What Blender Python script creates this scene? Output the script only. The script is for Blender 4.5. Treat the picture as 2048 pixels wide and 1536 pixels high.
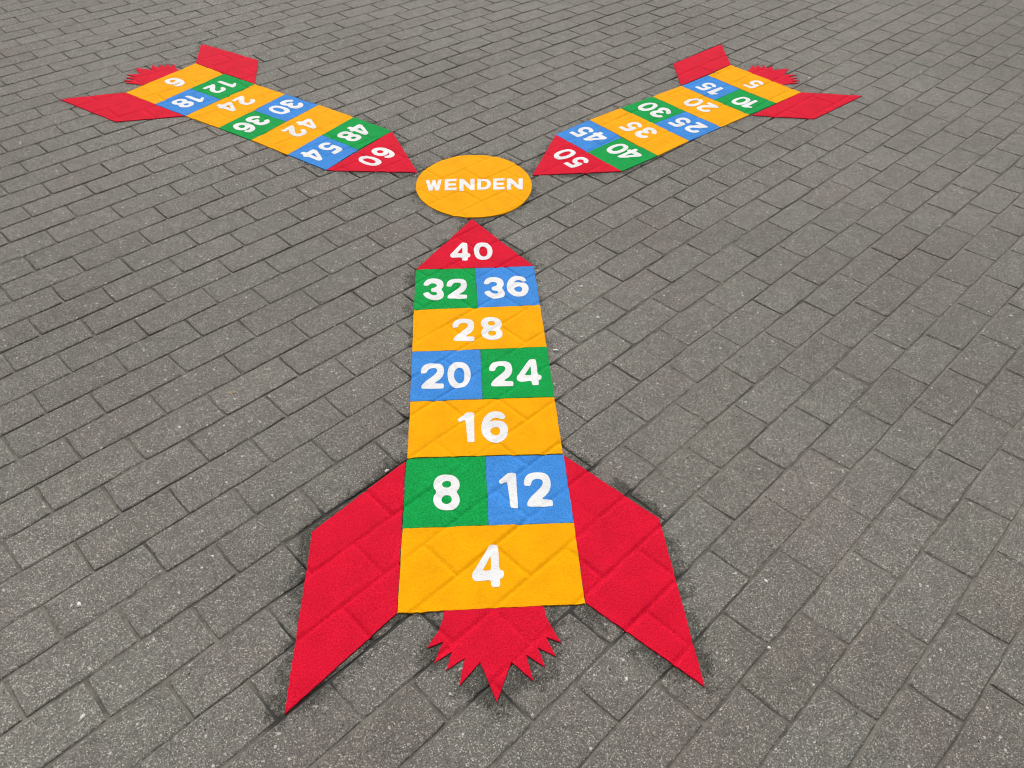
import bpy, math, random
import numpy as np
from mathutils import Matrix, Vector
from mathutils.geometry import delaunay_2d_cdt

for o in list(bpy.data.objects):
    bpy.data.objects.remove(o, do_unlink=True)
scene = bpy.context.scene
COL = scene.collection
random.seed(7)
RNG = np.random.RandomState(11)

# ------------------------------------------------------------------ camera
HC = 1.54                      # camera height above the paving, metres
F_PX, PITCH, ROLL = 1450.47, 0.784420, 0.025836
cp, sp, cr, sr = math.cos(PITCH), math.sin(PITCH), math.cos(ROLL), math.sin(ROLL)
FWD = np.array([0, cp, -sp]); UP0 = np.array([0, sp, cp]); RT0 = np.array([1.0, 0, 0])
RT = cr * RT0 + sr * UP0
UP = -sr * RT0 + cr * UP0
cam_data = bpy.data.cameras.new("camera")
cam = bpy.data.objects.new("camera", cam_data); COL.objects.link(cam)
M = Matrix.Identity(4)
for i in range(3):
    M[i][0], M[i][1], M[i][2] = RT[i], UP[i], -FWD[i]
M[0][3], M[1][3], M[2][3] = 0, 0, HC
cam.matrix_world = M
cam_data.sensor_width = 36.0
cam_data.lens = F_PX * 36.0 / 2048.0
cam_data.clip_start = 0.05
cam_data.clip_end = 400
scene.camera = cam

# ------------------------------------------------------------------ light
SUN_EL, SUN_AZ = math.radians(52), math.radians(-8)     # azimuth from +Y towards +X
world = bpy.data.worlds.new("World"); scene.world = world
world.use_nodes = True
wn = world.node_tree.nodes; wl = world.node_tree.links
bg = wn["Background"]
sky = wn.new("ShaderNodeTexSky"); sky.sky_type = 'NISHITA'
sky.sun_disc = False
sky.sun_elevation = SUN_EL; sky.sun_rotation = SUN_AZ
sky.air_density = 1.0; sky.dust_density = 4.0; sky.ozone_density = 1.0
hs = wn.new("ShaderNodeHueSaturation"); hs.inputs["Saturation"].default_value = 0.12
wl.new(sky.outputs[0], hs.inputs["Color"]); wl.new(hs.outputs[0], bg.inputs["Color"])
bg.inputs["Strength"].default_value = 0.10
sun_d = bpy.data.lights.new("sun", 'SUN'); sun_d.energy = 2.0; sun_d.angle = math.radians(11)
sun_d.color = (1.0, 0.96, 0.9)
sun = bpy.data.objects.new("sun", sun_d); COL.objects.link(sun)
sdir = Vector((math.sin(SUN_AZ) * math.cos(SUN_EL), math.cos(SUN_AZ) * math.cos(SUN_EL), math.sin(SUN_EL)))
sun.rotation_euler = sdir.to_track_quat('Z', 'Y').to_euler()
sun.location = (0, 6, 8)
vs = scene.view_settings
vs.view_transform = 'Standard'; vs.look = 'None'; vs.gamma = 1.0; vs.use_curve_mapping = False
vs.exposure = 0.1
scene.cycles.filter_width = 1.1

# ------------------------------------------------------------------ pixel -> ground (photo is 2048 x 1536)
def gp(px, py):
    d = RT * ((px - 1024) / F_PX) + UP * (-(py - 768) / F_PX) + FWD
    k = -HC / d[2]
    return (d[0] * k, d[1] * k)
def GP(pts):
    return np.array([gp(*q) for q in pts])
def project(X, Y):
    P = np.stack([X, Y, np.full_like(X, -HC)], -1)
    dz = P @ FWD
    return 1024 + F_PX * (P @ RT) / dz, 768 - F_PX * (P @ UP) / dz, dz

# ------------------------------------------------------------------ paving lattice (running bond, slightly wavy courses)
L0, C0 = 0.156 * HC, 0.0783 * HC
TH = math.radians(44.8)
DX, DY = math.cos(TH), math.sin(TH)
CU = [-0.12788, -0.14711, -0.11243, -0.20299, -0.06935, 0.00686, 0.16479, -0.09629, -0.18251, -0.00032, -0.00964, 0.1279, 0.01323, -0.0424, 0.01092]
CV = [0.43266, -0.08897, 0.14481, -0.10029, -0.12097, 0.00757, -0.31889, 0.1351, 0.0754, -0.13447, 0.22386, -0.09595, 0.06232, 0.00227, 0.00474]
def warp(s, t):
    S = np.clip((s / HC - 1.2) / 1.5, -1.0, 1.85); T = np.clip((t / HC + 1.2) / 1.5, -1.65, 0.98)
    T = np.maximum(T, -1.75 + 0.0 * S)
    fu = 0; fv = 0; m = 0
    for i in range(5):
        for j in range(5 - i):
            b = S ** i * T ** j
            fu = fu + CU[m] * b; fv = fv + CV[m] * b; m += 1
    return fu, fv
def to_st(x, y):
    return x * DX + y * DY, x * DY - y * DX
def to_xy(s, t):
    return s * DX + t * DY, s * DY - t * DX
def lattice(x, y):
    s, t = to_st(x, y); fu, fv = warp(s, t)
    return s / L0 + fu, t / C0 + fv
def unlattice(U, V):
    s = U * L0; t = V * C0
    for _ in range(25):
        fu, fv = warp(s, t)
        s = (U - fu) * L0; t = (V - fv) * C0
    return to_xy(s, t)
NOFF, KOFF, NT, KT = 150, 100, 300, 260
H_OFF = np.clip(RNG.normal(0, 0.00035, (NT, KT)), -0.0008, 0.0008)
H_TU = np.clip(RNG.normal(0, 0.00035, (NT, KT)), -.0008, .0008)
H_TV = np.clip(RNG.normal(0, 0.00028, (NT, KT)), -.0006, .0006)
def cell(x, y):
    U, V = lattice(x, y)
    n = np.round(V).astype(int); ph = 0.5 * (n % 2)
    k = np.floor(U - ph).astype(int)
    return n, k, U - ph - k, V - n          # fu in 0..1, fv in -.5..+.5
def undul(x, y):
    return 0.0022 * np.sin(x * 2.1 + 0.6 * y) * np.cos(y * 1.7 - 0.4) + 0.0012 * np.sin(5.1 * x - 3.7 * y)
def paver_h(n, k, fu, fv):
    a = np.clip(n + NOFF, 0, NT - 1); b = np.clip(k + KOFF, 0, KT - 1)
    return H_OFF[a, b] + H_TU[a, b] * (fu - .5) * 2 + H_TV[a, b] * fv * 2
def surf(x, y):
    n, k, fu, fv = cell(x, y)
    d = np.minimum((0.5 - np.abs(fv)) * C0, np.minimum(fu, 1 - fu) * L0)
    g = np.clip(1 - (d - 0.0022) / 0.0035, 0, 1)
    amp = 0.0040 + 0.0018 * np.sin(x * 13.0 + 5 * y) * np.sin(y * 11.0 - 4 * x) + 0.0006 * np.sin(x * 47 + y * 31)
    return paver_h(n, k, fu, fv) - amp * g * g + undul(x, y)
_off = [(dx, dy, math.exp(-(dx * dx + dy * dy) / (2 * 0.0034 ** 2))) for dx in (-.006, -.003, 0, .003, .006) for dy in (-.006, -.003, 0, .003, .006)]
_ws = sum(w for *_, w in _off)
def drape(x, y):
    z = 0
    for dx, dy, w in _off:
        z = z + w * surf(x + dx, y + dy)
    return z / _ws

# ------------------------------------------------------------------ materials
def nodes_of(name):
    m = bpy.data.materials.new(name); m.use_nodes = True
    nt = m.node_tree; b = nt.nodes["Principled BSDF"]
    return m, nt, b
class NB:
    def __init__(s, nt): s.nt = nt
    def n(s, t, **kw):
        x = s.nt.nodes.new(t)
        for k, v in kw.items(): setattr(x, k, v)
        return x
    def l(s, a, b): s.nt.links.new(a, b)
    def noise(s, vec, scale, detail=3, rough=.6):
        x = s.n("ShaderNodeTexNoise"); x.inputs["Scale"].default_value = scale
        x.inputs["Detail"].default_value = detail; x.inputs["Roughness"].default_value = rough
        s.l(vec, x.inputs["Vector"]); return x
    def voro(s, vec, scale, feature='F1'):
        x = s.n("ShaderNodeTexVoronoi"); x.feature = feature; x.inputs["Scale"].default_value = scale
        s.l(vec, x.inputs["Vector"]); return x
    def ramp(s, fac, stops, interp='LINEAR'):
        x = s.n("ShaderNodeValToRGB"); cr_ = x.color_ramp; cr_.interpolation = interp
        while len(cr_.elements) < len(stops): cr_.elements.new(.5)
        for e, (p, c) in zip(cr_.elements, stops):
            e.position = p; e.color = (c, c, c, 1) if not isinstance(c, tuple) else (*c, 1)
        s.l(fac, x.inputs["Fac"]); return x.outputs["Color"]
    def mix(s, fac, a, b, mode='MIX'):
        x = s.n("ShaderNodeMix", data_type='RGBA', blend_type=mode)
        for sock, v in ((x.inputs[0], fac), (x.inputs[6], a), (x.inputs[7], b)):
            if isinstance(v, (int, float)): sock.default_value = v
            elif isinstance(v, tuple): sock.default_value = (*v, 1)
            else: s.l(v, sock)
        return x.outputs[2]
    def math(s, op, a, b=None, clamp=False):
        x = s.n("ShaderNodeMath", operation=op, use_clamp=clamp)
        for sock, v in zip(x.inputs, (a, b)):
            if v is None: continue
            if isinstance(v, (int, float)): sock.default_value = v
            else: s.l(v, sock)
        return x.outputs[0]
    def attr(s, name):
        x = s.n("ShaderNodeAttribute"); x.attribute_name = name; return x.outputs["Fac"]
    def bump(s, h, strength, dist, normal=None):
        x = s.n("ShaderNodeBump"); x.inputs["Strength"].default_value = strength
        x.inputs["Distance"].default_value = dist; s.l(h, x.inputs["Height"])
        if normal is not None: s.l(normal, x.inputs["Normal"])
        return x.outputs["Normal"]
    def pos(s): return s.n("ShaderNodeNewGeometry").outputs["Position"]

def concrete_colour(b, P):
    """fine-grained grey-brown concrete with pale and dark grains"""
    grain = b.voro(P, 480)
    sep = b.n("ShaderNodeSeparateColor"); b.l(grain.outputs["Color"], sep.inputs[0])
    g1 = b.ramp(sep.outputs[0], [(0.0, 0.04), (0.30, 0.12), (0.70, 0.205), (0.87, 0.31), (0.955, 0.60), (1.0, 0.95)])
    fine = b.noise(P, 560, 2, .7).outputs[0]
    g2 = b.ramp(fine, [(0.3, 0.045), (0.5, 0.175), (0.72, 0.40)])
    base = b.mix(0.42, g1, g2)
    # soft tonal clouds, slightly purple-brown against slightly green-grey
    big = b.noise(P, 3.1, 4, .6).outputs[0]
    tint = b.ramp(big, [(0.32, (1.125, 1.01, 0.92)), (0.5, (1.08, 1.01, 0.905)), (0.68, (1.03, 1.02, 0.895))])
    c = b.mix(1.0, base, tint, 'MULTIPLY')
    med = b.noise(P, 19, 4, .65).outputs[0]
    c = b.mix(1.0, c, b.ramp(med, [(0.28, 0.86), (0.5, 1.0), (0.74, 1.16)]), 'MULTIPLY')
    wide = b.noise(P, 0.8, 3, .55).outputs[0]
    c = b.mix(1.0, c, b.ramp(wide, [(0.32, 0.90), (0.5, 1.0), (0.68, 1.12)]), 'MULTIPLY')
    # scattered larger pale aggregate and small dark pores
    peb = b.voro(P, 62)
    s2 = b.n("ShaderNodeSeparateColor"); b.l(peb.outputs["Color"], s2.inputs[0])
    pick = b.ramp(s2.outputs[0], [(0.93, 0.0), (0.935, 1.0)], 'LINEAR')
    dot = b.ramp(peb.outputs["Distance"], [(0.15, 1.0), (0.23, 0.0)])
    c = b.mix(b.math('MULTIPLY', pick, dot), c, (0.60, 0.58, 0.54))
    dark = b.ramp(s2.outputs[1], [(0.965, 0.0), (0.97, 1.0)])
    dot2 = b.ramp(peb.outputs["Distance"], [(0.10, 1.0), (0.17, 0.0)])
    c = b.mix(b.math('MULTIPLY', dark, dot2), c, (0.02, 0.019, 0.017))
    height = b.math('ADD', b.math('MULTIPLY', sep.outputs[1], 0.6), fine)
    return c, height, med

def make_paver_mat():
    m, nt, bs = nodes_of("paver_concrete"); b = NB(nt); P = b.pos()
    c, h, med = concrete_colour(b, P)
    tone = b.attr("tone")
    c = b.mix(1.0, c, b.ramp(tone, [(0.0, (0.935, 0.92, 0.905)), (0.5, (1.0, 1.0, 1.0)), (1.0, (1.06, 1.07, 1.06))]), 'MULTIPLY')
    # dark primer residue round the markings
    st = b.attr("stain")
    nz = b.noise(P, 40, 6, .8).outputs[0]
    nz2 = b.noise(P, 150, 3, .7).outputs[0]
    patch = b.ramp(b.noise(P, 11, 3, .6).outputs[0], [(0.36, 0.35), (0.62, 1.25)])
    st2 = b.math('MULTIPLY', st, patch)
    f = b.math('ADD', st2, b.math('MULTIPLY', b.math('SUBTRACT', nz, 0.5), 2.4))
    f = b.math('ADD', f, b.math('MULTIPLY', b.math('SUBTRACT', nz2, 0.5), 1.3))
    f = b.ramp(f, [(0.46, 0.0), (0.62, 0.70), (1.0, 0.95)])
    f = b.math('MULTIPLY', f, b.ramp(st, [(0.05, 0.0), (0.30, 1.0)]))
    pale = b.ramp(h, [(0.78, 0.0), (0.98, 1.0)])
    dirt = b.mix(1.0, c, (0.22, 0.235, 0.21), 'MULTIPLY')
    dirt = b.mix(b.math('MULTIPLY', pale, 0.6), dirt, c)
    c = b.mix(f, c, dirt)
    b.l(c, bs.inputs["Base Color"])
    bs.inputs["Roughness"].default_value = 0.82
    bs.inputs["Specular IOR Level"].default_value = 0.35
    b.l(b.bump(h, 0.9, 0.0020), bs.inputs["Normal"])
    return m
def make_sand_mat():
    m, nt, bs = nodes_of("joint_sand"); b = NB(nt); P = b.pos()
    nz = b.noise(P, 34, 6, .75).outputs[0]
    c = b.ramp(nz, [(0.30, (0.075, 0.068, 0.058)), (0.46, (0.165, 0.15, 0.128)), (0.70, (0.245, 0.226, 0.196))])
    fine = b.noise(P, 600, 2, .7).outputs[0]
    c = b.mix(1.0, c, b.ramp(fine, [(0.3, 0.7), (0.7, 1.3)]), 'MULTIPLY')
    c = b.mix(1.0, c, b.ramp(b.noise(P, 4.2, 3, .6).outputs[0], [(0.34, 0.62), (0.62, 1.2)]), 'MULTIPLY')
    moss = b.noise(P, 5.5, 4, .6).outputs[0]
    c = b.mix(b.ramp(moss, [(0.60, 0.0), (0.74, 0.4)]), c, (0.085, 0.10, 0.07))
    st = b.attr("stain")
    c = b.mix(b.math('MULTIPLY', b.ramp(st, [(0.1, 0.0), (0.5, 1.0)]), 0.85), c, (0.02, 0.021, 0.02))
    b.l(c, bs.inputs["Base Color"]); bs.inputs["Roughness"].default_value = 0.95
    b.l(b.bump(b.math('ADD', nz, fine), 0.6, 0.002), bs.inputs["Normal"])
    return m
def make_plastic(name, col, lo, hi, dirt=0.25):
    m, nt, bs = nodes_of(name); b = NB(nt); P = b.pos()
    n1 = b.noise(P, 270, 3, .75).outputs[0]
    n2 = b.noise(P, 14, 4, .6).outputs[0]
    c = b.mix(b.ramp(n1, [(0.36, 0.0), (0.66, 1.0)]), lo, hi)
    c = b.mix(0.2, c, col)
    c = b.mix(1.0, c, b.ramp(n2, [(0.3, 0.89), (0.7, 1.05)]), 'MULTIPLY')
    # a few tiny dirt specks
    v = b.voro(P, 45); s2 = b.n("ShaderNodeSeparateColor"); b.l(v.outputs["Color"], s2.inputs[0])
    sp_ = b.math('MULTIPLY', b.ramp(s2.outputs[0], [(0.965, 0.0), (0.97, 1.0)]), b.ramp(v.outputs["Distance"], [(0.04, 1.0), (0.09, 0.0)]))
    c = b.mix(b.math('MULTIPLY', sp_, dirt * 3), c, (0.10, 0.07, 0.05))
    b.l(c, bs.inputs["Base Color"])
    bs.inputs["Roughness"].default_value = 0.6
    bs.inputs["Specular IOR Level"].default_value = 0.04
    bd = b.voro(P, 420)
    hgt = b.math('ADD', b.math('MULTIPLY', bd.outputs["Distance"], -0.5), b.noise(P, 130, 3, .65).outputs[0])
    b.l(b.bump(hgt, 0.7, 0.0022), bs.inputs["Normal"])
    return m
def make_plain(name, col, rough=.7):
    m, nt, bs = nodes_of(name); b = NB(nt); P = b.pos()
    n = b.noise(P, 300, 3, .6).outputs[0]
    c = b.mix(b.ramp(n, [(0.3, 0.0), (0.7, 1.0)]), tuple(x * .75 for x in col), tuple(min(1, x * 1.15) for x in col))
    b.l(c, bs.inputs["Base Color"]); bs.inputs["Roughness"].default_value = rough
    return m
def make_ground_mat():
    m, nt, bs = nodes_of("far_paving"); b = NB(nt); P = b.pos()
    c, h, med = concrete_colour(b, P)
    mp = b.n("ShaderNodeMapping"); mp.inputs["Rotation"].default_value = (0, 0, -TH); b.l(P, mp.inputs["Vector"])
    br = b.n("ShaderNodeTexBrick"); br.offset = 0.5
    br.inputs["Scale"].default_value = 1.0; br.inputs["Brick Width"].default_value = L0; br.inputs["Row Height"].default_value = C0
    br.inputs["Mortar Size"].default_value = 0.004; br.inputs["Mortar Smooth"].default_value = 0.2
    b.l(mp.outputs[0], br.inputs["Vector"])
    c = b.mix(br.outputs["Fac"], c, (0.08, 0.072, 0.062))
    b.l(c, bs.inputs["Base Color"]); bs.inputs["Roughness"].default_value = 0.85
    return m
M_PAVER = make_paver_mat(); M_SAND = make_sand_mat(); M_GROUND = make_ground_mat()
M_RED = make_plastic("red_thermoplastic", (0.69, 0.001, 0.025), (0.56, 0.001, 0.016), (0.84, 0.016, 0.055))
M_YEL = make_plastic("yellow_thermoplastic", (0.97, 0.41, 0.0003), (0.90, 0.36, 0.0003), (1.0, 0.46, 0.0006))
M_GRN = make_plastic("green_thermoplastic", (0.004, 0.33, 0.062), (0.002, 0.23, 0.036), (0.012, 0.48, 0.11))
M_BLU = make_plastic("blue_thermoplastic", (0.045, 0.26, 0.72), (0.028, 0.185, 0.58), (0.09, 0.35, 0.86))
M_WHT = make_plastic("white_thermoplastic", (0.84, 0.84, 0.85), (0.78, 0.78, 0.79), (0.90, 0.90, 0.91), dirt=.15)
MATS = {'R': M_RED, 'Y': M_YEL, 'G': M_GRN, 'B': M_BLU}

# ------------------------------------------------------------------ helpers
def link(o, parent=None):
    COL.objects.link(o)
    if parent is not None: o.parent = parent
    return o
def mesh_obj(name, verts, faces, mat, parent=None, smooth=False):
    me = bpy.data.meshes.new(name)
    me.from_pydata([tuple(v) for v in verts], [], faces)
    me.materials.append(mat)
    if smooth: me.polygons.foreach_set("use_smooth", [True] * len(me.polygons))
    me.update()
    return link(bpy.data.objects.new(name, me), parent)
def tag(o, label=None, cat=None, group=None, kind=None):
    if label: o["label"] = label
    if cat: o["category"] = cat
    if group: o["group"] = group
    if kind: o["kind"] = kind
    return o
def inside(poly, x, y):
    r = np.zeros(x.shape, bool); n = len(poly)
    for i in range(n):
        x1, y1 = poly[i]; x2, y2 = poly[(i + 1) % n]
        if y1 == y2: continue
        r ^= ((y1 > y) != (y2 > y)) & (x < (x2 - x1) * (y - y1) / (y2 - y1) + x1)
    return r
def seg_dist(segs, x, y):
    d = np.full(x.shape, 9.0)
    for (a, b_) in segs:
        ab = b_ - a; L2 = max(ab @ ab, 1e-12)
        t = np.clip(((x - a[0]) * ab[0] + (y - a[1]) * ab[1]) / L2, 0, 1)
        d = np.minimum(d, np.hypot(x - a[0] - t * ab[0], y - a[1] - t * ab[1]))
    return d
def loop_segs(poly):
    return [(poly[i], poly[(i + 1) % len(poly)]) for i in range(len(poly))]
def resample(poly, step, wob=0.0):
    out = []
    n = len(poly)
    for i in range(n):
        a = poly[i]; b_ = poly[(i + 1) % n]; L = np.hypot(*(b_ - a)); m = max(1, int(round(L / step)))
        nrm = np.array([-(b_ - a)[1], (b_ - a)[0]]) / max(L, 1e-9)
        ph = random.uniform(0, 6.28); ph2 = random.uniform(0, 6.28)
        for j in range(m):
            t = j / m
            w = 0 if (wob == 0 or j == 0) else wob * (math.sin(ph + t * L * 55) * .6 + math.sin(ph2 + t * L * 190) * .4 + random.uniform(-.5, .5))
            out.append(a + (b_ - a) * t + nrm * w)
    return np.array(out)
def offset_in(poly, d):
    """shrink a polygon by d (mitred)"""
    n = len(poly); ar = 0
    for i in range(n):
        ar += poly[i][0] * poly[(i + 1) % n][1] - poly[(i + 1) % n][0] * poly[i][1]
    sg = 1 if ar > 0 else -1
    out = []
    for i in range(n):
        p0, p1, p2 = poly[i - 1], poly[i], poly[(i + 1) % n]
        e1 = (p1 - p0) / np.hypot(*(p1 - p0)); e2 = (p2 - p1) / np.hypot(*(p2 - p1))
        n1 = np.array([-e1[1], e1[0]]) * sg; n2 = np.array([-e2[1], e2[0]]) * sg
        m = n1 + n2; k = m @ m
        m = m / max(k, .5) * 2
        out.append(p1 + m * d)
    return np.array(out)
def sheet(name, loops, mat, parent, thick, spacing, lift=0.0, skirt=0.0065, bstep=None, wob=0.0006):
    """a slab of thermoplastic draped over the pavers: loops[0] outline, others holes"""
    bstep = bstep or spacing
    rl = [resample(l, bstep, wob) for l in loops]
    allp = np.vstack(rl)
    lo, hi = allp.min(0), allp.max(0)
    gx, gy = np.meshgrid(np.arange(lo[0], hi[0], spacing), np.arange(lo[1], hi[1], spacing * .87))
    gx = gx + (np.arange(gx.shape[0]) % 2)[:, None] * spacing * .5
    gx, gy = gx.ravel(), gy.ravel()
    def ins(x, y):
        r = np.zeros(x.shape, bool)
        for l in rl: r ^= inside(l, x, y)
        return r
    segs = [s_ for l in rl for s_ in loop_segs(l)]
    k = ins(gx, gy); gx, gy = gx[k], gy[k]
    if len(gx):
        k = seg_dist(segs, gx, gy) > spacing * .45; gx, gy = gx[k], gy[k]
    pts = [Vector((float(a), float(b_))) for a, b_ in allp] + [Vector((float(a), float(b_))) for a, b_ in zip(gx, gy)]
    edges = []; base = 0
    for l in rl:
        m = len(l); edges += [(base + i, base + (i + 1) % m) for i in range(m)]; base += m
    ov, oe, of, a1, a2, a3 = delaunay_2d_cdt(pts, edges, [], 0, 1e-7)
    V = np.array([(v.x, v.y) for v in ov]); Fc = np.array([f for f in of if len(f) == 3])
    cen = V[Fc].mean(1)
    k = ins(cen[:, 0], cen[:, 1]); Fc = Fc[k]
    a_, b_, c_ = V[Fc[:, 0]], V[Fc[:, 1]], V[Fc[:, 2]]
    flip = ((b_ - a_)[:, 0] * (c_ - a_)[:, 1] - (b_ - a_)[:, 1] * (c_ - a_)[:, 0]) < 0
    Fc[flip] = Fc[flip][:, ::-1]
    z = drape(V[:, 0], V[:, 1])
    if lift:      # the white inlay bridges the joints more stiffly than the field below it
        bl = sum(drape(V[:, 0] + a, V[:, 1] + b2) for a, b2 in ((.011, 0), (-.011, 0), (0, .011), (0, -.011), (.008, .008), (-.008, -.008), (.008, -.008), (-.008, .008))) / 8
        z = z + 0.55 * np.maximum(0, bl - z)
    z = z + thick + lift
    verts = np.column_stack([V, z]).tolist(); faces = Fc.tolist()
    # skirt
    cnt = {}
    for f in faces:
        for i in range(3):
            e = (f[i], f[(i + 1) % 3]); cnt[tuple(sorted(e))] = cnt.get(tuple(sorted(e)), []) + [e]
    smooth_n = len(faces); dup = {}
    def two(i):
        if i not in dup:
            x, y, zz = verts[i]
            dup[i] = len(verts); verts.append([x, y, zz]); verts.append([x, y, zz - skirt])
        return dup[i]
    for es in cnt.values():
        if len(es) == 1:
            a, b2 = es[0]; A, B = two(a), two(b2)
            faces.append([B, A, A + 1, B + 1])
    o = mesh_obj(name, verts, faces, mat, parent)
    o.data.polygons.foreach_set("use_smooth", [i < smooth_n for i in range(len(o.data.polygons))])
    return o
def chaikin(poly, it=2):
    p = np.array(poly, float)
    for _ in range(it):
        q = np.roll(p, -1, 0)
        p = np.stack([p * .75 + q * .25, p * .25 + q * .75], 1).reshape(-1, 2)
    return p

# ------------------------------------------------------------------ marking layout, measured in the photo
NEAR = dict(L=[(794.9, 1228), (805, 1058.9), (813.4, 919.5), (819.9, 803.5), (824.4, 704.4), (827.2, 620.5), (831.9, 540.3)],
            R=[(1170.2, 1208.3), (1147.8, 1047), (1127.0, 910.8), (1109.4, 795.3), (1093.7, 694.4), (1080, 610), (1067.7, 532.1)],
            M=[None, (977.2, 1053.1), (970.7, 914.6), (965.5, 799.2), (960.4, 699.6), (956.0, 615.5), (950.1, 536.6)],
            T=(944, 438.8), FL=[(811.1, 922.6), (624.8, 1064.6), (568.6, 1430.2), (794.4, 1228.4)],
            FR=[(1127.0, 911.5), (1318.7, 1038.2), (1409.2, 1375.3), (1170.6, 1206.5)])
LEFT = dict(L=[(391.8, 127.7), (448, 148.1), (510.2, 168.6), (571, 189.7), (637.7, 211.5), (708.0, 235.6), (783.8, 263.2)],
            R=[(251.5, 185.7), (310.5, 208.7), (371.1, 232.3), (438.0, 257.2), (503, 282.1), (575.8, 310.5), (652.7, 341.2)],
            M=[None, (381.0, 177.4), (441.5, 199.2), (507.6, 222.0), (572.5, 245.2), (643.5, 271.5), (717.0, 300.0)],
            T=(834.9, 345.5), FL=[(509.7, 168.2), (516.8, 121.2), (402.9, 87.9), (391.8, 127.3)],
            FR=[(369.8, 232.3), (232.1, 244.3), (119.3, 200.1), (250.8, 185.8)])
RIGHT = dict(R=[(1462.1, 130.2), (1416.2, 151.1), (1362.5, 172.5), (1304.9, 194), (1242.4, 217.5), (1178.9, 241.7), (1111.5, 271.2)],
             L=[(1602.7, 184.8), (1552.5, 206.7), (1499.2, 230.2), (1442.0, 254.8), (1378.1, 281.9), (1315.6, 312.2), (1243.8, 343.4)],
             M=[None, (1479.8, 177.9), (1428.5, 200.0), (1370.5, 223.6), (1307.5, 248.8), (1243.5, 276.0), (1174.5, 305.5)],
             T=(1064.6, 351.3), FL=[(1503.0, 231.3), (1629.1, 238.9), (1723.8, 193), (1603.2, 185.0)],
             FR=[(1362.0, 171.8), (1345.9, 128.6), (1442.5, 88.6), (1461.8, 129.4)])
PX_POSE = {'near': (-0.019787, 0.528432, 1.655167), 'left': (-1.182947, 2.388956, -0.553859), 'right': (0.844407, 2.519185, 3.863835)}
def frame(which):
    x0, y0, th = PX_POSE[which]
    eu = np.array([math.sin(th), -math.cos(th)]); ev = np.array([math.cos(th), math.sin(th)])
    return np.array([x0, y0]) * HC, eu, ev
def to_local(P, fr):
    o, eu, ev = fr; Q = P - o
    return np.column_stack([Q @ eu, Q @ ev])
FN = frame('near')

def zpx(reg, pts, W=2048):
    s = W / (reg[2] - reg[0])
    return [(reg[0] + u / s, reg[1] + v / s) for u, v in pts]
R5 = (780, 690, 1140, 960); R4 = (780, 480, 1140, 750); R6 = (780, 880, 1200, 1240)
TRACE = {
 '1': (R5, 2048, [[(775, 850), (790, 838), (870, 778), (890, 772), (955, 772), (962, 785), (960, 850), (962, 1000), (965, 1105), (960, 1112), (895, 1112), (885, 1100), (878, 1000), (868, 900), (862, 850), (800, 880), (785, 878)]]),
 '6': (R5, 2048, [[(1312, 832), (1302, 800), (1270, 772), (1220, 758), (1165, 760), (1110, 785), (1070, 830), (1045, 890), (1035, 950), (1045, 1010), (1070, 1052), (1110, 1090), (1150, 1110), (1200, 1117), (1260, 1108), (1302, 1080), (1330, 1035), (1343, 985), (1335, 930), (1310, 892), (1270, 870), (1215, 863), (1170, 866), (1136, 880), (1150, 852), (1190, 832), (1225, 834), (1262, 850), (1290, 848)],
                  [(1190, 940), (1225, 938), (1250, 965), (1252, 1000), (1235, 1030), (1200, 1035), (1165, 1025), (1140, 995), (1140, 970), (1165, 948)]]),
 '2': (R5, 2048, [[(350, 320), (358, 270), (390, 230), (440, 212), (510, 208), (570, 215), (605, 240), (617, 285), (612, 330), (592, 370), (560, 400), (500, 437), (560, 440), (605, 440), (613, 450), (612, 490), (600, 497), (480, 499), (370, 500), (357, 490), (362, 462), (400, 420), (470, 370), (520, 330), (541, 300), (536, 275), (510, 264), (460, 265), (430, 285), (417, 322), (380, 325)]]),
 '0': (R5, 2048, [[(790, 195), (850, 205), (890, 240), (912, 290), (920, 350), (905, 410), (882, 450), (848, 480), (790, 491), (740, 488), (700, 470), (670, 430), (655, 360), (655, 300), (675, 245), (710, 210), (750, 197)],
                  [(790, 260), (820, 264), (840, 292), (847, 340), (845, 390), (830, 420), (800, 437), (770, 432), (745, 410), (728, 370), (728, 320), (745, 280), (765, 263)]]),
 '4': (R5, 2048, [[(1638, 166), (1652, 175), (1665, 260), (1672, 345), (1705, 348), (1718, 365), (1712, 400), (1680, 408), (1688, 450), (1680, 465), (1620, 465), (1608, 455), (1604, 414), (1530, 420), (1460, 424), (1435, 400), (1435, 362), (1460, 338), (1520, 250), (1570, 180), (1590, 167)],
                  [(1592, 240), (1597, 290), (1602, 345), (1570, 349), (1535, 350), (1528, 342), (1560, 295)]]),
 '8': (R6, 1792, [[(485, 298), (540, 305), (580, 335), (598, 380), (592, 418), (565, 446), (590, 480), (599, 520), (585, 565), (550, 595), (485, 606), (430, 598), (390, 570), (369, 525), (374, 480), (402, 446), (375, 412), (372, 370), (393, 330), (430, 305)],
                  [(485, 352), (515, 358), (527, 382), (515, 405), (485, 413), (455, 405), (443, 382), (455, 360)],
                  [(485, 474), (515, 480), (533, 510), (520, 540), (485, 550), (450, 540), (438, 510), (455, 482)]]),
 '3': (R4, 2048, [[(1062, 500), (1075, 460), (1110, 428), (1170, 418), (1230, 425), (1277, 447), (1295, 490), (1290, 520), (1268, 542), (1300, 575), (1309, 610), (1292, 642), (1250, 660), (1190, 664), (1130, 647), (1085, 617), (1068, 588), (1130, 570), (1150, 595), (1190, 610), (1225, 605), (1232, 590), (1215, 573), (1160, 572), (1155, 533), (1190, 525), (1217, 510), (1217, 490), (1190, 475), (1150, 475), (1130, 490), (1115, 503)]]),
}
GLYPH = {}
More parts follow.
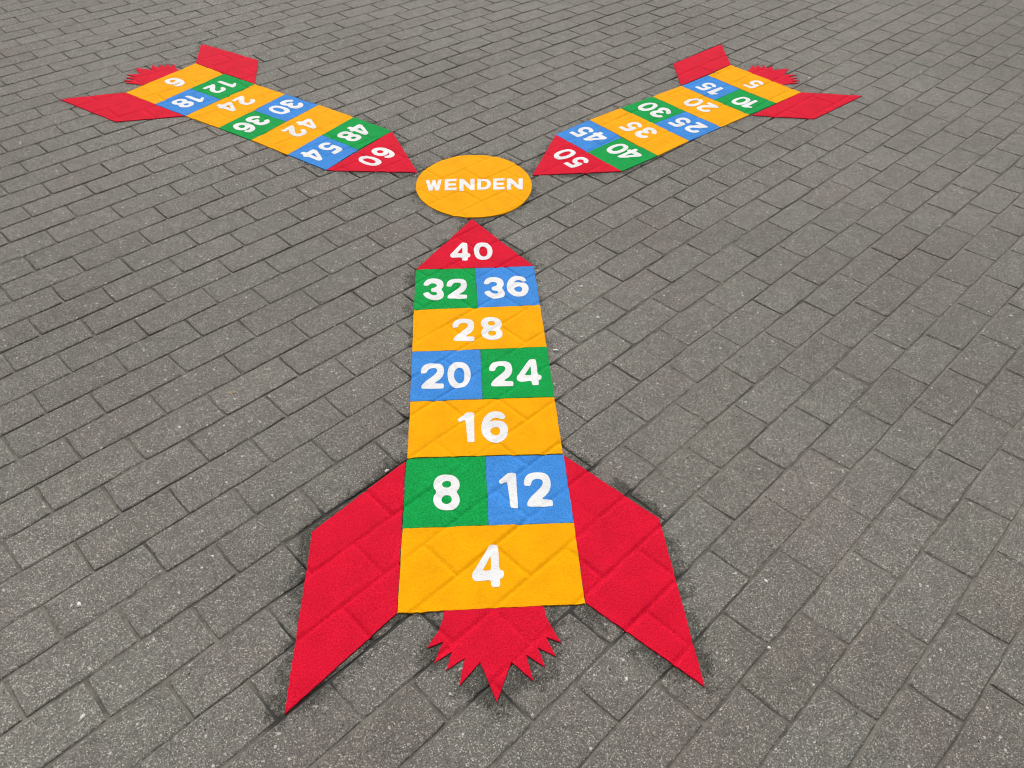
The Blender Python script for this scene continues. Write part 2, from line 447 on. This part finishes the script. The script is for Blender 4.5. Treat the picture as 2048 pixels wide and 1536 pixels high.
for ch, (reg, W, loops) in TRACE.items():
    ls = [to_local(GP(zpx(reg, l, W)), FN) for l in loops]
    a = ls[0]; cen = (a.min(0) + a.max(0)) / 2
    GLYPH[ch] = [chaikin(l - cen, 2) for l in ls]
w2 = np.ptp(GLYPH['2'][0], axis=0)
U5 = [(.14, 1), (.55, 1), (.93, 1), (.95, .97), (.95, .83), (.92, .80), (.65, .80), (.41, .80), (.385, .635), (.55, .665), (.75, .63), (.92, .50), (.975, .33), (.92, .15), (.75, .03), (.50, 0), (.25, .03), (.08, .15), (.02, .27), (.27, .32), (.36, .22), (.50, .19), (.64, .23), (.70, .33), (.64, .44), (.50, .475), (.36, .45), (.28, .40), (.08, .43)]
GLYPH['5'] = [chaikin((np.array(U5) - .5) * w2 * np.array([1.0, 1.03]), 2)]

ROCKETS = {
 'near': (NEAR, 'G', [[('4', 975.5, 1133.5)], [('8', 893.4, 986.5), ('1', 1016.9, 983), ('2', 1075.8, 980.5)], [('1', 932.8, 856.5), ('6', 988.8, 855.5)],
          [('2', 864.7, 753.0), ('0', 918.5, 750.8), ('2', 1002, 748.6), ('4', 1057, 746.0)], [('2', 926.8, 660.0), ('8', 983.4, 657.3)],
          [('3', 867, 578.9), ('2', 913.6, 577.9), ('3', 988.1, 575.6), ('6', 1034.9, 572.6)], [('4', 920.6, 504.1), ('0', 966.5, 502.7)]],
          ['GB', 'BG', 'GB'], ['8', '12', '20', '24', '32', '36']),
 'left': (LEFT, 'G', [[('6', 350.7, 164.8)], [('1', 456.6, 167.2), ('2', 430.9, 178.0), ('1', 391.5, 196.2), ('8', 365.8, 206.7)], [('2', 489.3, 202), ('4', 457.7, 213.8)],
          [('3', 584.4, 209.7), ('0', 558.6, 221.5), ('3', 516.7, 242.5), ('6', 489.8, 255.9)], [('4', 617.7, 249), ('2', 590.8, 264)],
          [('4', 720.4, 260.2), ('8', 698.9, 274.1), ('5', 660.6, 296.7), ('4', 628.5, 311.0)], [('6', 767.2, 305.9), ('0', 739.7, 322.5)]],
          ['GB', 'BG', 'GB'], ['12', '18', '30', '36', '48', '54']),
 'right': (RIGHT, 'G', [[('5', 1508.4, 168.8)], [('1', 1503.1, 209.4), ('0', 1481.6, 202), ('1', 1434.5, 182.6), ('5', 1413.2, 173.7)], [('2', 1414.3, 215.7), ('0', 1386.9, 205)],
          [('2', 1391.5, 256.5), ('5', 1360.5, 245), ('3', 1321.5, 226.5), ('0', 1295.1, 214.7)], [('3', 1292.2, 267.1), ('5', 1262.9, 254.8)],
          [('4', 1260.9, 310.4), ('0', 1234.6, 298.7), ('4', 1191.6, 277.2), ('5', 1165.2, 265.5)], [('5', 1154.5, 326.1), ('0', 1129.1, 310.4)]],
          ['GB', 'BG', 'GB'], ['10', '15', '25', '30', '40', '45']),
}
SINGLES = {'near': ['4', '16', '28', '40'], 'left': ['6', '24', '42', '60'], 'right': ['5', '20', '35', '50']}
FLAME_PX = [(887.9, 1222.4), (885.5, 1241), (876.2, 1264), (853.1, 1298.2), (885.9, 1285.5), (867.4, 1327.5), (904.1, 1305), (891.8, 1343.1), (929.5, 1317.7), (918.2, 1373.4), (960.2, 1326.5),
            (993.9, 1406.2), (1023.2, 1324.5), (1067.2, 1364), (1052.9, 1311.8), (1090.6, 1335.9), (1075.4, 1296.2), (1112.5, 1314.8), (1093, 1275.7), (1122.3, 1287), (1102.2, 1252.3), (1093, 1236.6), (1087.5, 1213.4)]
FLAME_LOC = to_local(GP(FLAME_PX), FN)
THICK = 0.0036

# ------------------------------------------------------------------ outlines of all markings (for primer residue and cover tests)
outline = {}
for nm in ROCKETS:
    D = ROCKETS[nm][0]; fr = frame(nm)
    body = GP(D['L'] + [D['T']] + D['R'][::-1])
    fl = FLAME_LOC @ np.array([fr[1], fr[2]]) + fr[0]
    if nm != 'near':
        # seat the flame on this rocket's own base edge
        mid = (np.array(gp(*D['L'][0])) + np.array(gp(*D['R'][0]))) / 2
        midn = to_local((np.array([gp(*NEAR['L'][0])]) + np.array([gp(*NEAR['R'][0])])) / 2, FN)[0]
        fl = fl + (mid - (midn @ np.array([fr[1], fr[2]]) + fr[0]))
    outline[nm] = dict(body=body, FL=GP(D['FL']), FR=GP(D['FR']), flame=fl)
CIRC_PX = [(831.5, 371.8), (1063.7, 371.8), (946.5, 311), (943.5, 436.0)]
cpts = GP(CIRC_PX)
cc = np.array([(cpts[0][0] + cpts[1][0]) / 2, (cpts[2][1] + cpts[3][1]) / 2])
crx = (cpts[1][0] - cpts[0][0]) / 2; cry = (cpts[2][1] - cpts[3][1]) / 2
# widest screen points lie slightly off the centre line: fit the true circle radius from both
CR = 0.5 * (crx + cry)
ang = np.linspace(0, 2 * math.pi, 121)[:-1]
CIRCLE = np.column_stack([cc[0] + crx * np.cos(ang), cc[1] + cry * np.sin(ang)])
polys = [CIRCLE] + [v for nm in outline for v in outline[nm].values()]
def covered(x, y):
    r = np.zeros(np.shape(x), bool)
    for p in polys: r |= inside(p, x, y)
    return r
near_segs = [s_ for k_ in ('body', 'FL', 'FR', 'flame') for s_ in loop_segs(outline['near'][k_])]
nf_segs = [s_ for k_ in ('FL', 'FR', 'flame') for s_ in loop_segs(outline['near'][k_])]
nose_segs = [s_ for nm in outline for s_ in loop_segs(outline[nm]['body'][5:9])] + loop_segs(CIRCLE[::4])
far_segs = [s_ for nm in ('left', 'right') for k_ in outline[nm] for s_ in loop_segs(outline[nm][k_])]
def stain_at(x, y):
    s1 = 1.25 * np.exp(-(seg_dist(nf_segs, x, y) / 0.034) ** 1.2)
    s2 = 0.85 * np.exp(-(seg_dist(near_segs, x, y) / 0.022) ** 1.3)
    s3 = 1.05 * np.exp(-(seg_dist(nose_segs, x, y) / 0.032) ** 1.3)
    s4 = 0.75 * np.exp(-(seg_dist(far_segs, x, y) / 0.026) ** 1.3)
    return np.maximum(np.maximum(s1, s2), np.maximum(s3, s4))

# ------------------------------------------------------------------ ground and pavement
G = 70.0
gz = -0.046
gnd = mesh_obj("ground", [(-G, -G, gz), (G, -G, gz), (G, G, gz), (-G, G, gz)], [(0, 1, 2, 3)], M_GROUND)
tag(gnd, kind="structure")

# sand in the joints: a fine uneven sheet just below the paver tops
SX, SY = 7.4, 8.2
nx, ny = 330, 230
xs = np.linspace(-SX, SX, nx); ys = np.linspace(-1.4, SY, ny)
GX, GY = np.meshgrid(xs, ys); gx, gy = GX.ravel(), GY.ravel()
fill = np.clip((to_st(gx, gy)[1] / HC + 1.5) / 1.2, 0, 1)
sand_z = -0.0046 + 0.0016 * fill - 0.004 * covered(gx, gy) + undul(gx, gy) + np.clip(RNG.normal(0, 0.0004, gx.shape), -.001, .0008) + 0.0007 * np.sin(gx * 9.1 + gy * 3) * np.sin(gy * 7.3 - gx * 4)
faces = [(j * nx + i, j * nx + i + 1, (j + 1) * nx + i + 1, (j + 1) * nx + i) for j in range(ny - 1) for i in range(nx - 1)]
pavement = mesh_obj("pavement", np.column_stack([gx, gy, sand_z]), faces, M_SAND, smooth=True)
tag(pavement, kind="structure")
sst = np.zeros(len(gx)); nearm = (np.abs(gx) < 3.6) & (gy > 0.2) & (gy < 5.4)
sst[nearm] = stain_at(gx[nearm], gy[nearm])
pavement.data.attributes.new("stain", 'FLOAT', 'POINT').data.foreach_set("value", sst.astype(np.float32))

# cells to pave
cells = []
for n in range(-95, 60):
    for k in range(-60, 80):
        cells.append((n, k))
cells = np.array(cells)
cu_ = cells[:, 1] + 0.5 + 0.5 * (cells[:, 0] % 2); cv_ = cells[:, 0].astype(float)
cx, cy = unlattice(cu_, cv_)
keep = (cy > -1.1) & (cy < 7.9) & (np.abs(cx) < 2.3 + 0.62 * np.maximum(cy, 0)) & (np.abs(cx) < 7.1)
cells = cells[keep]; cx, cy = cx[keep], cy[keep]
# how large each one shows: sample points inside the frame and not under a marking
gu, gv = np.meshgrid((np.arange(6) + .5) / 6, (np.arange(4) + .5) / 4 - .5)
sU = (cells[:, 1] + .5 * (cells[:, 0] % 2))[:, None] + gu.ravel()[None]; sV = cells[:, 0][:, None] + gv.ravel()[None]
sx, sy = unlattice(sU, sV)
pxs, pys, dz = project(sx, sy)
infr = (pxs > 0) & (pxs < 2048) & (pys > 0) & (pys < 1536) & (dz > 0.1)
vis = infr & ~covered(sx, sy)
size = np.where(dz > 0.1, 1.0 / np.maximum(dz, .1) ** 3, 0)
score = (vis * size).sum(1)
order = np.argsort(-score)
indiv = set(order[:300].tolist())
dmin = seg_dist(near_segs + nose_segs + far_segs, cx, cy)

gap_course = RNG.uniform(0.0014, 0.0034, NT)           # half gap on each long joint
def build_paver(ci, detail):
    """returns verts, faces, tone, stain for one paver"""
    n, k = int(cells[ci][0]), int(cells[ci][1])
    r = np.random.RandomState(1000003 * (n + 200) % 2147483 + 7919 * (k + 200))
    ph = .5 * (n % 2)
    ga = r.uniform(0.0015, 0.0036) / L0; gb = r.uniform(0.0015, 0.0036) / L0
    u0, u1 = k + ph + ga, k + ph + 1 - gb
    v0, v1 = n - .5 + gap_course[(n + NOFF) % NT] / C0, n + .5 - gap_course[(n + 1 + NOFF) % NT] / C0
    nu, nv = detail
    us = np.linspace(0, 1, nu + 1); vs_ = np.linspace(0, 1, nv + 1)
    ring = [(u, 0.0) for u in us[:-1]] + [(1.0, v) for v in vs_[:-1]] + [(u, 1.0) for u in us[::-1][:-1]] + [(0.0, v) for v in vs_[::-1][:-1]]
    ring = np.array(ring); m = len(ring)
    Wm, Lm = (v1 - v0) * C0, (u1 - u0) * L0
    jit = r.normal(0, 0.0008, (m, 2))
    chips = r.rand(m) < 0.05
    outer = np.column_stack([u0 + ring[:, 0] * (u1 - u0), v0 + ring[:, 1] * (v1 - v0)])
    inw = np.column_stack([np.where(ring[:, 0] == 0, 1, np.where(ring[:, 0] == 1, -1, 0)), np.where(ring[:, 1] == 0, 1, np.where(ring[:, 1] == 1, -1, 0))]).astype(float)
    corner = (np.abs(inw).sum(1) == 2)
    cmf = 0.0024 + np.abs(jit[:, :1]) * 1.3 + chips[:, None] * r.uniform(.002, .006)
    pull = np.where(corner, 1.0, 0.0)[:, None] * 0.0016
    outer_m = outer + inw * pull / np.array([L0, C0]) + jit * 0.7 / np.array([L0, C0])
    inner_m = outer + inw * (cmf + pull * .6) / np.array([L0, C0])
    def zt(UV):
        fu = UV[:, 0] - ph - k; fv = UV[:, 1] - n
        return paver_h(np.full(len(UV), n), np.full(len(UV), k), fu, fv)
    V = []; F = []
    top_pts = [inner_m]
    if nu > 1 and nv > 1:
        iu, iv = np.meshgrid(us[1:-1], vs_[1:-1])
        top_pts.append(np.column_stack([u0 + iu.ravel() * (u1 - u0), v0 + iv.ravel() * (v1 - v0)]))
    top = np.vstack(top_pts)
    tx, ty = unlattice(top[:, 0], top[:, 1]); tz = zt(top) + undul(tx, ty)
    ox, oy = unlattice(outer_m[:, 0], outer_m[:, 1]); oz = zt(outer_m) + undul(ox, oy) - 0.0021 - chips * 0.0014
    V = np.vstack([np.column_stack([tx, ty, tz]), np.column_stack([ox, oy, oz]), np.column_stack([ox, oy, np.full(m, -0.045)])])
    T = len(top)
    if nu > 1 and nv > 1:
        idx = -np.ones((nv + 1, nu + 1), int)
        key = {}
        for i, (a, b_) in enumerate(ring): key[(round(a * nu), round(b_ * nv))] = i
        q = m
        for j in range(nv + 1):
            for i in range(nu + 1):
                if (i, j) in key: idx[j, i] = key[(i, j)]
        for j in range(1, nv):
            for i in range(1, nu):
                idx[j, i] = q; q += 1
        for j in range(nv):
            for i in range(nu):
                F.append((idx[j, i], idx[j + 1, i], idx[j + 1, i + 1], idx[j, i + 1]))
    else:
        F.append(tuple(range(m))[::-1])
    for i in range(m):
        j = (i + 1) % m
        F.append((i, j, T + j, T + i)); F.append((T + i, T + j, T + m + j, T + m + i))
    # orient upward
    return V, F, float(np.clip(r.normal(.5, .2), 0, 1))
def orient(V, F):
    a, b_, c_ = V[F[0][0]], V[F[0][1]], V[F[0][2]]
    nz = (b_ - a)[0] * (c_ - a)[1] - (b_ - a)[1] * (c_ - a)[0]
    if nz < 0: F = [f[::-1] for f in F]
    return F
bulkV, bulkF, bulkT, bulkS = [], [], [], []; base = 0
pavers_new = []
for ci in order.tolist():
    isind = ci in indiv
    fine = dmin[ci] < 0.22
    V, F, tone = build_paver(ci, (8, 4) if fine else ((6, 3) if score[ci] > 0 else (2, 1)))
    # ring ordering may run clockwise in world space: make every face look outward
    F = orient(V, F)
    st = stain_at(V[:, 0], V[:, 1]) if fine else np.zeros(len(V))
    if isind:
        me = bpy.data.meshes.new("paver")
        org = np.array([cx[ci], cy[ci], 0.0])
        me.from_pydata((V - org).tolist(), [], F); me.materials.append(M_PAVER)
        me.attributes.new("tone", 'FLOAT', 'POINT').data.foreach_set("value", np.full(len(V), tone, np.float32))
        me.attributes.new("stain", 'FLOAT', 'POINT').data.foreach_set("value", st.astype(np.float32))
        o = bpy.data.objects.new("paver", me); o.location = org
        pavers_new.append(o)
    else:
        bulkV.append(V); bulkF += [tuple(x + base for x in f) for f in F]; base += len(V)
        bulkT.append(np.full(len(V), tone)); bulkS.append(st)
for o in pavers_new:
    COL.objects.link(o); o.parent = pavement
o = mesh_obj("paver_field", np.vstack(bulkV), bulkF, M_PAVER, pavement)
o.data.attributes.new("tone", 'FLOAT', 'POINT').data.foreach_set("value", np.concatenate(bulkT).astype(np.float32))
o.data.attributes.new("stain", 'FLOAT', 'POINT').data.foreach_set("value", np.concatenate(bulkS).astype(np.float32))
tag(o, "smaller and outlying grey pavers around the nearer ones", kind="stuff")
print("pavers", len(cells), "visible", int((score > 0).sum()))

# ------------------------------------------------------------------ rockets
COLNAME = {'R': 'red', 'Y': 'yellow', 'G': 'green', 'B': 'blue'}
def rebase(root):
    """children are modelled in world space; the empty sits at the marking's base"""
    inv = Matrix.Translation(-root.location)
    for ch in root.children:
        ch.matrix_parent_inverse = inv
def put_glyph(ch, px, py, fr, parent, spacing, k=1.0):
    c = np.array(gp(px, py))
    loops = [l * k @ np.array([fr[1], fr[2]]) + c for l in GLYPH[ch]]
    return sheet("digit", loops, M_WHT, parent, THICK, spacing, lift=0.0007, skirt=0.0016, bstep=spacing * .8, wob=0.00025)
def quad(D, row, side):
    Lb, Rb, Lt, Rt = D['L'][row], D['R'][row], D['L'][row + 1], D['R'][row + 1]
    if side is None: q = [Lb, Rb, Rt, Lt]
    else:
        Mb, Mt = D['M'][row], D['M'][row + 1]
        if Mb is None: Mb = ((Lb[0] + Rb[0]) / 2, (Lb[1] + Rb[1]) / 2)
        q = [Lb, Mb, Mt, Lt] if side == 'L' else [Mb, Rb, Rt, Mt]
    return GP(q)
LABELS = {
 'near': "nearest rocket floor marking with white numbers 4 to 40 and red fins",
 'left': "rocket floor marking at upper left with white numbers 6 to 60",
 'right': "rocket floor marking at upper right with white numbers 5 to 50"}
for nm, (D, _, nums, pairs, pairnames) in ROCKETS.items():
    fr = frame(nm)
    sp_t = 0.0037 if nm == 'near' else 0.0068
    sp_g = 0.0050 if nm == 'near' else 0.0075
    root = bpy.data.objects.new("rocket_marking", None); COL.objects.link(root)
    root.empty_display_size = .1
    b0 = (np.array(gp(*D['L'][0])) + np.array(gp(*D['R'][0]))) / 2
    root.location = (b0[0], b0[1], 0)
    tag(root, LABELS[nm], "floor marking", "rocket number games on the paving")
    sing = SINGLES[nm]; made = []
    for row in range(6):
        if row % 2 == 0:
            g = 0.0016 if (nm == 'near' and row == 2) else 0.0005
            q4 = quad(D, row, None)
            if nm == 'near' and row == 2: q4[0] += (q4[3] - q4[0]) * .012; q4[1] += (q4[2] - q4[1]) * .010
            t = sheet("number_field", [offset_in(q4, g)], M_YEL, root, THICK, sp_t)
            t["label"] = "yellow number field reading " + sing[row // 2]
            for (ch, px, py) in nums[row]: put_glyph(ch, px, py, fr, t, sp_g)
        else:
            pr = pairs[row // 2]
            tl = sheet("number_field", [offset_in(quad(D, row, 'L'), .0005)], MATS[pr[0]], root, THICK, sp_t)
            tr = sheet("number_field", [offset_in(quad(D, row, 'R'), .0005)], MATS[pr[1]], root, THICK, sp_t)
            na, nb_ = pairnames[row - 1], pairnames[row]
            tl["label"] = COLNAME[pr[0]] + " number field reading " + na
            tr["label"] = COLNAME[pr[1]] + " number field reading " + nb_
            for i, (ch, px, py) in enumerate(nums[row]):
                put_glyph(ch, px, py, fr, tl if i < len(na) else tr, sp_g)
    nose = sheet("nose_cone", [offset_in(GP([D['L'][6], D['R'][6], D['T']]), .0005)], M_RED, root, THICK, sp_t)
    nose["label"] = "red triangular nose reading " + sing[3]
    for (ch, px, py) in nums[6]: put_glyph(ch, px, py, fr, nose, sp_g, 0.97)
    for kf in ('FL', 'FR'):
        q = outline[nm][kf]
        f_ = sheet("fin", [offset_in(q, .0006)], M_RED, root, THICK, sp_t)
        f_["label"] = "red swept tail fin"
    fl = sheet("flame", [offset_in(outline[nm]['flame'], .0004)], M_RED, root, THICK - .0003, sp_t, bstep=.006)
    fl["label"] = "red jagged exhaust flame"
    bpy.context.view_layer.update()
    rebase(root)

# ------------------------------------------------------------------ turning circle with WENDEN
circ = sheet("turning_circle", [resample(CIRCLE, .006)], M_YEL, None, THICK, 0.0055)
tag(circ, "yellow round floor marking reading WENDEN between the three rocket tips", "floor marking")
RC = (800, 300, 1100, 525)
arcD = [(.5 + .5 * math.sin(a), .5 - .5 * math.cos(a)) for a in np.linspace(0, math.pi, 13)]
arcH = [(.46 + .26 * math.sin(a), .5 - .29 * math.cos(a)) for a in np.linspace(0, math.pi, 11)]
LET = {
 'E': [[(0, 0), (1, 0), (1, .21), (.30, .21), (.30, .40), (.93, .40), (.93, .60), (.30, .60), (.30, .78), (1, .78), (1, 1), (0, 1)]],
 'N': [[(0, 0), (.27, 0), (.73, .60), (.73, 0), (1, 0), (1, 1), (.74, 1), (.27, .42), (.27, 1), (0, 1)]],
 'D': [[(0, 0)] + arcD + [(0, 1)], [(.26, .21)] + arcH + [(.26, .79)]],
 'W': [[(0, 0), (.22, 0), (.335, .56), (.41, .03), (.60, .03), (.68, .56), (.78, 0), (1, 0), (.82, 1), (.59, 1), (.505, .47), (.42, 1), (.19, 1)]]}
for ch, x0, x1, yt0, yt1, yb0, yb1 in [('W', 352, 572, 424, 412, 572, 566), ('E', 612, 773, 414, 406, 566, 560), ('N', 812, 1018, 411, 406, 566, 558),
                                       ('D', 1056, 1242, 408, 402, 556, 550), ('E', 1272, 1428, 402, 396, 554, 548), ('N', 1460, 1676, 402, 396, 548, 546)]:
    loops = []
    for l in LET[ch]:
        q = []
        for u, v in l:
            a = (x0 + u * (x1 - x0)); yt = yt0 + u * (yt1 - yt0); yb = yb0 + u * (yb1 - yb0)
            q.append((a, yt + v * (yb - yt)))
        loops.append(GP(zpx(RC, q)))
    sheet("letter", loops, M_WHT, circ, THICK, 0.006, lift=.0007, skirt=.0016, bstep=.004, wob=.00015)

# ------------------------------------------------------------------ loose pale chips of stone on the paving
M_CHIP = make_plain("pale_stone", (0.78, 0.76, 0.72)); M_CHIPO = make_plain("tan_stone", (0.55, 0.33, 0.16))
def chip(name, px, py, w, mat, label, group, seed):
    r = random.Random(seed)
    x, y = gp(px, py)
    if covered(np.array([x]), np.array([y]))[0]: return
    z = float(surf(np.array([x]), np.array([y]))[0])
    m = 8; V = []; F = []
    rad = [w * r.uniform(.35, .6) for _ in range(m)]; el = r.uniform(.5, .9); ro = r.uniform(0, 3.1)
    for zz, kk in ((-0.0006, .8), (w * .12, 1.0), (w * .30, .55)):
        for i in range(m):
            a = 2 * math.pi * i / m
            px_, py_ = rad[i] * kk * math.cos(a), rad[i] * kk * math.sin(a) * el
            V.append((px_ * math.cos(ro) - py_ * math.sin(ro), px_ * math.sin(ro) + py_ * math.cos(ro), zz + r.uniform(-1, 1) * w * .02))
    for lv in (0, 1):
        for i in range(m):
            j = (i + 1) % m
            F.append((lv * m + i, lv * m + j, lv * m + m + j, lv * m + m + i))
    F.append(tuple(range(2 * m, 3 * m))); F.append(tuple(range(m))[::-1])
    o = mesh_obj(name, V, F, mat); o.location = (x, y, z)
    tag(o, label, "stone chip", group)
CHIPS = [
 (165, 1433, 9, "white stone chip lying alone on the paving in the bottom left corner"),
 (158, 1208, 9, "larger of two pale chips side by side, far left of the near rocket"),
 (142, 1211, 6, "smaller of two pale chips side by side, far left of the near rocket"),
 (425, 1112, 6, "small pale chip on the paver left of the near rocket's left fin"),
 (1112, 701, 11, "white stone chip against the right edge of the green field numbered 24"),
 (1196, 635, 9, "white stone chip on the paving right of the yellow field numbered 28"),
 (1163, 674, 6, "small pale chip between the yellow 28 field and the larger chip near it"),
 (1163, 572, 8, "pale sliver of stone right of the blue field numbered 36"),
 (113, 343, 8, "white stone chip on the paving at far left, below the left rocket's fin"),
 (41, 287, 6, "pale chip near the left edge of the photo below the left rocket's fin"),
 (237, 265, 8, "white chip just below the lower red fin of the left rocket"),
 (710, 498, 8, "largest of a small cluster of pale chips left of the red nose numbered 40"),
 (747, 490, 6, "right-hand chip of the small cluster left of the red nose numbered 40"),
 (672, 524, 5, "left-hand chip of the small cluster left of the red nose numbered 40"),
 (1538, 1295, 7, "pale chip in a paver joint right of the near rocket's right fin tip"),
 (1531, 1163, 6, "small pale chip on the paving right of the near rocket's right fin"),
 (1253, 1359, 6, "pale chip on the paver between the flame and the right fin tip"),
 (831, 352, 5, "tiny white chip beside the tip of the red nose numbered 60"),
 (1618, 156, 7, "white chip beside the red flame of the right rocket"),
 (2020, 634, 7, "white chip near the right edge of the photo at middle height"),
 (774, 942, 8, "white chip against the upper edge of the near rocket's left fin"),
 (359, 855, 6, "pale chip on the paving at left, level with the yellow field numbered 16"),
]
for i, (px, py, w, lab) in enumerate(CHIPS):
    chip("stone_chip", px, py, w * 1.75 / 1000, M_CHIP, lab, "small stone chips on the paving", 100 + i)
chip("stone_chip", 467, 786, .013, M_CHIPO, "tan orange stone chip on the paving left of the blue field numbered 20", "small stone chips on the paving", 300)
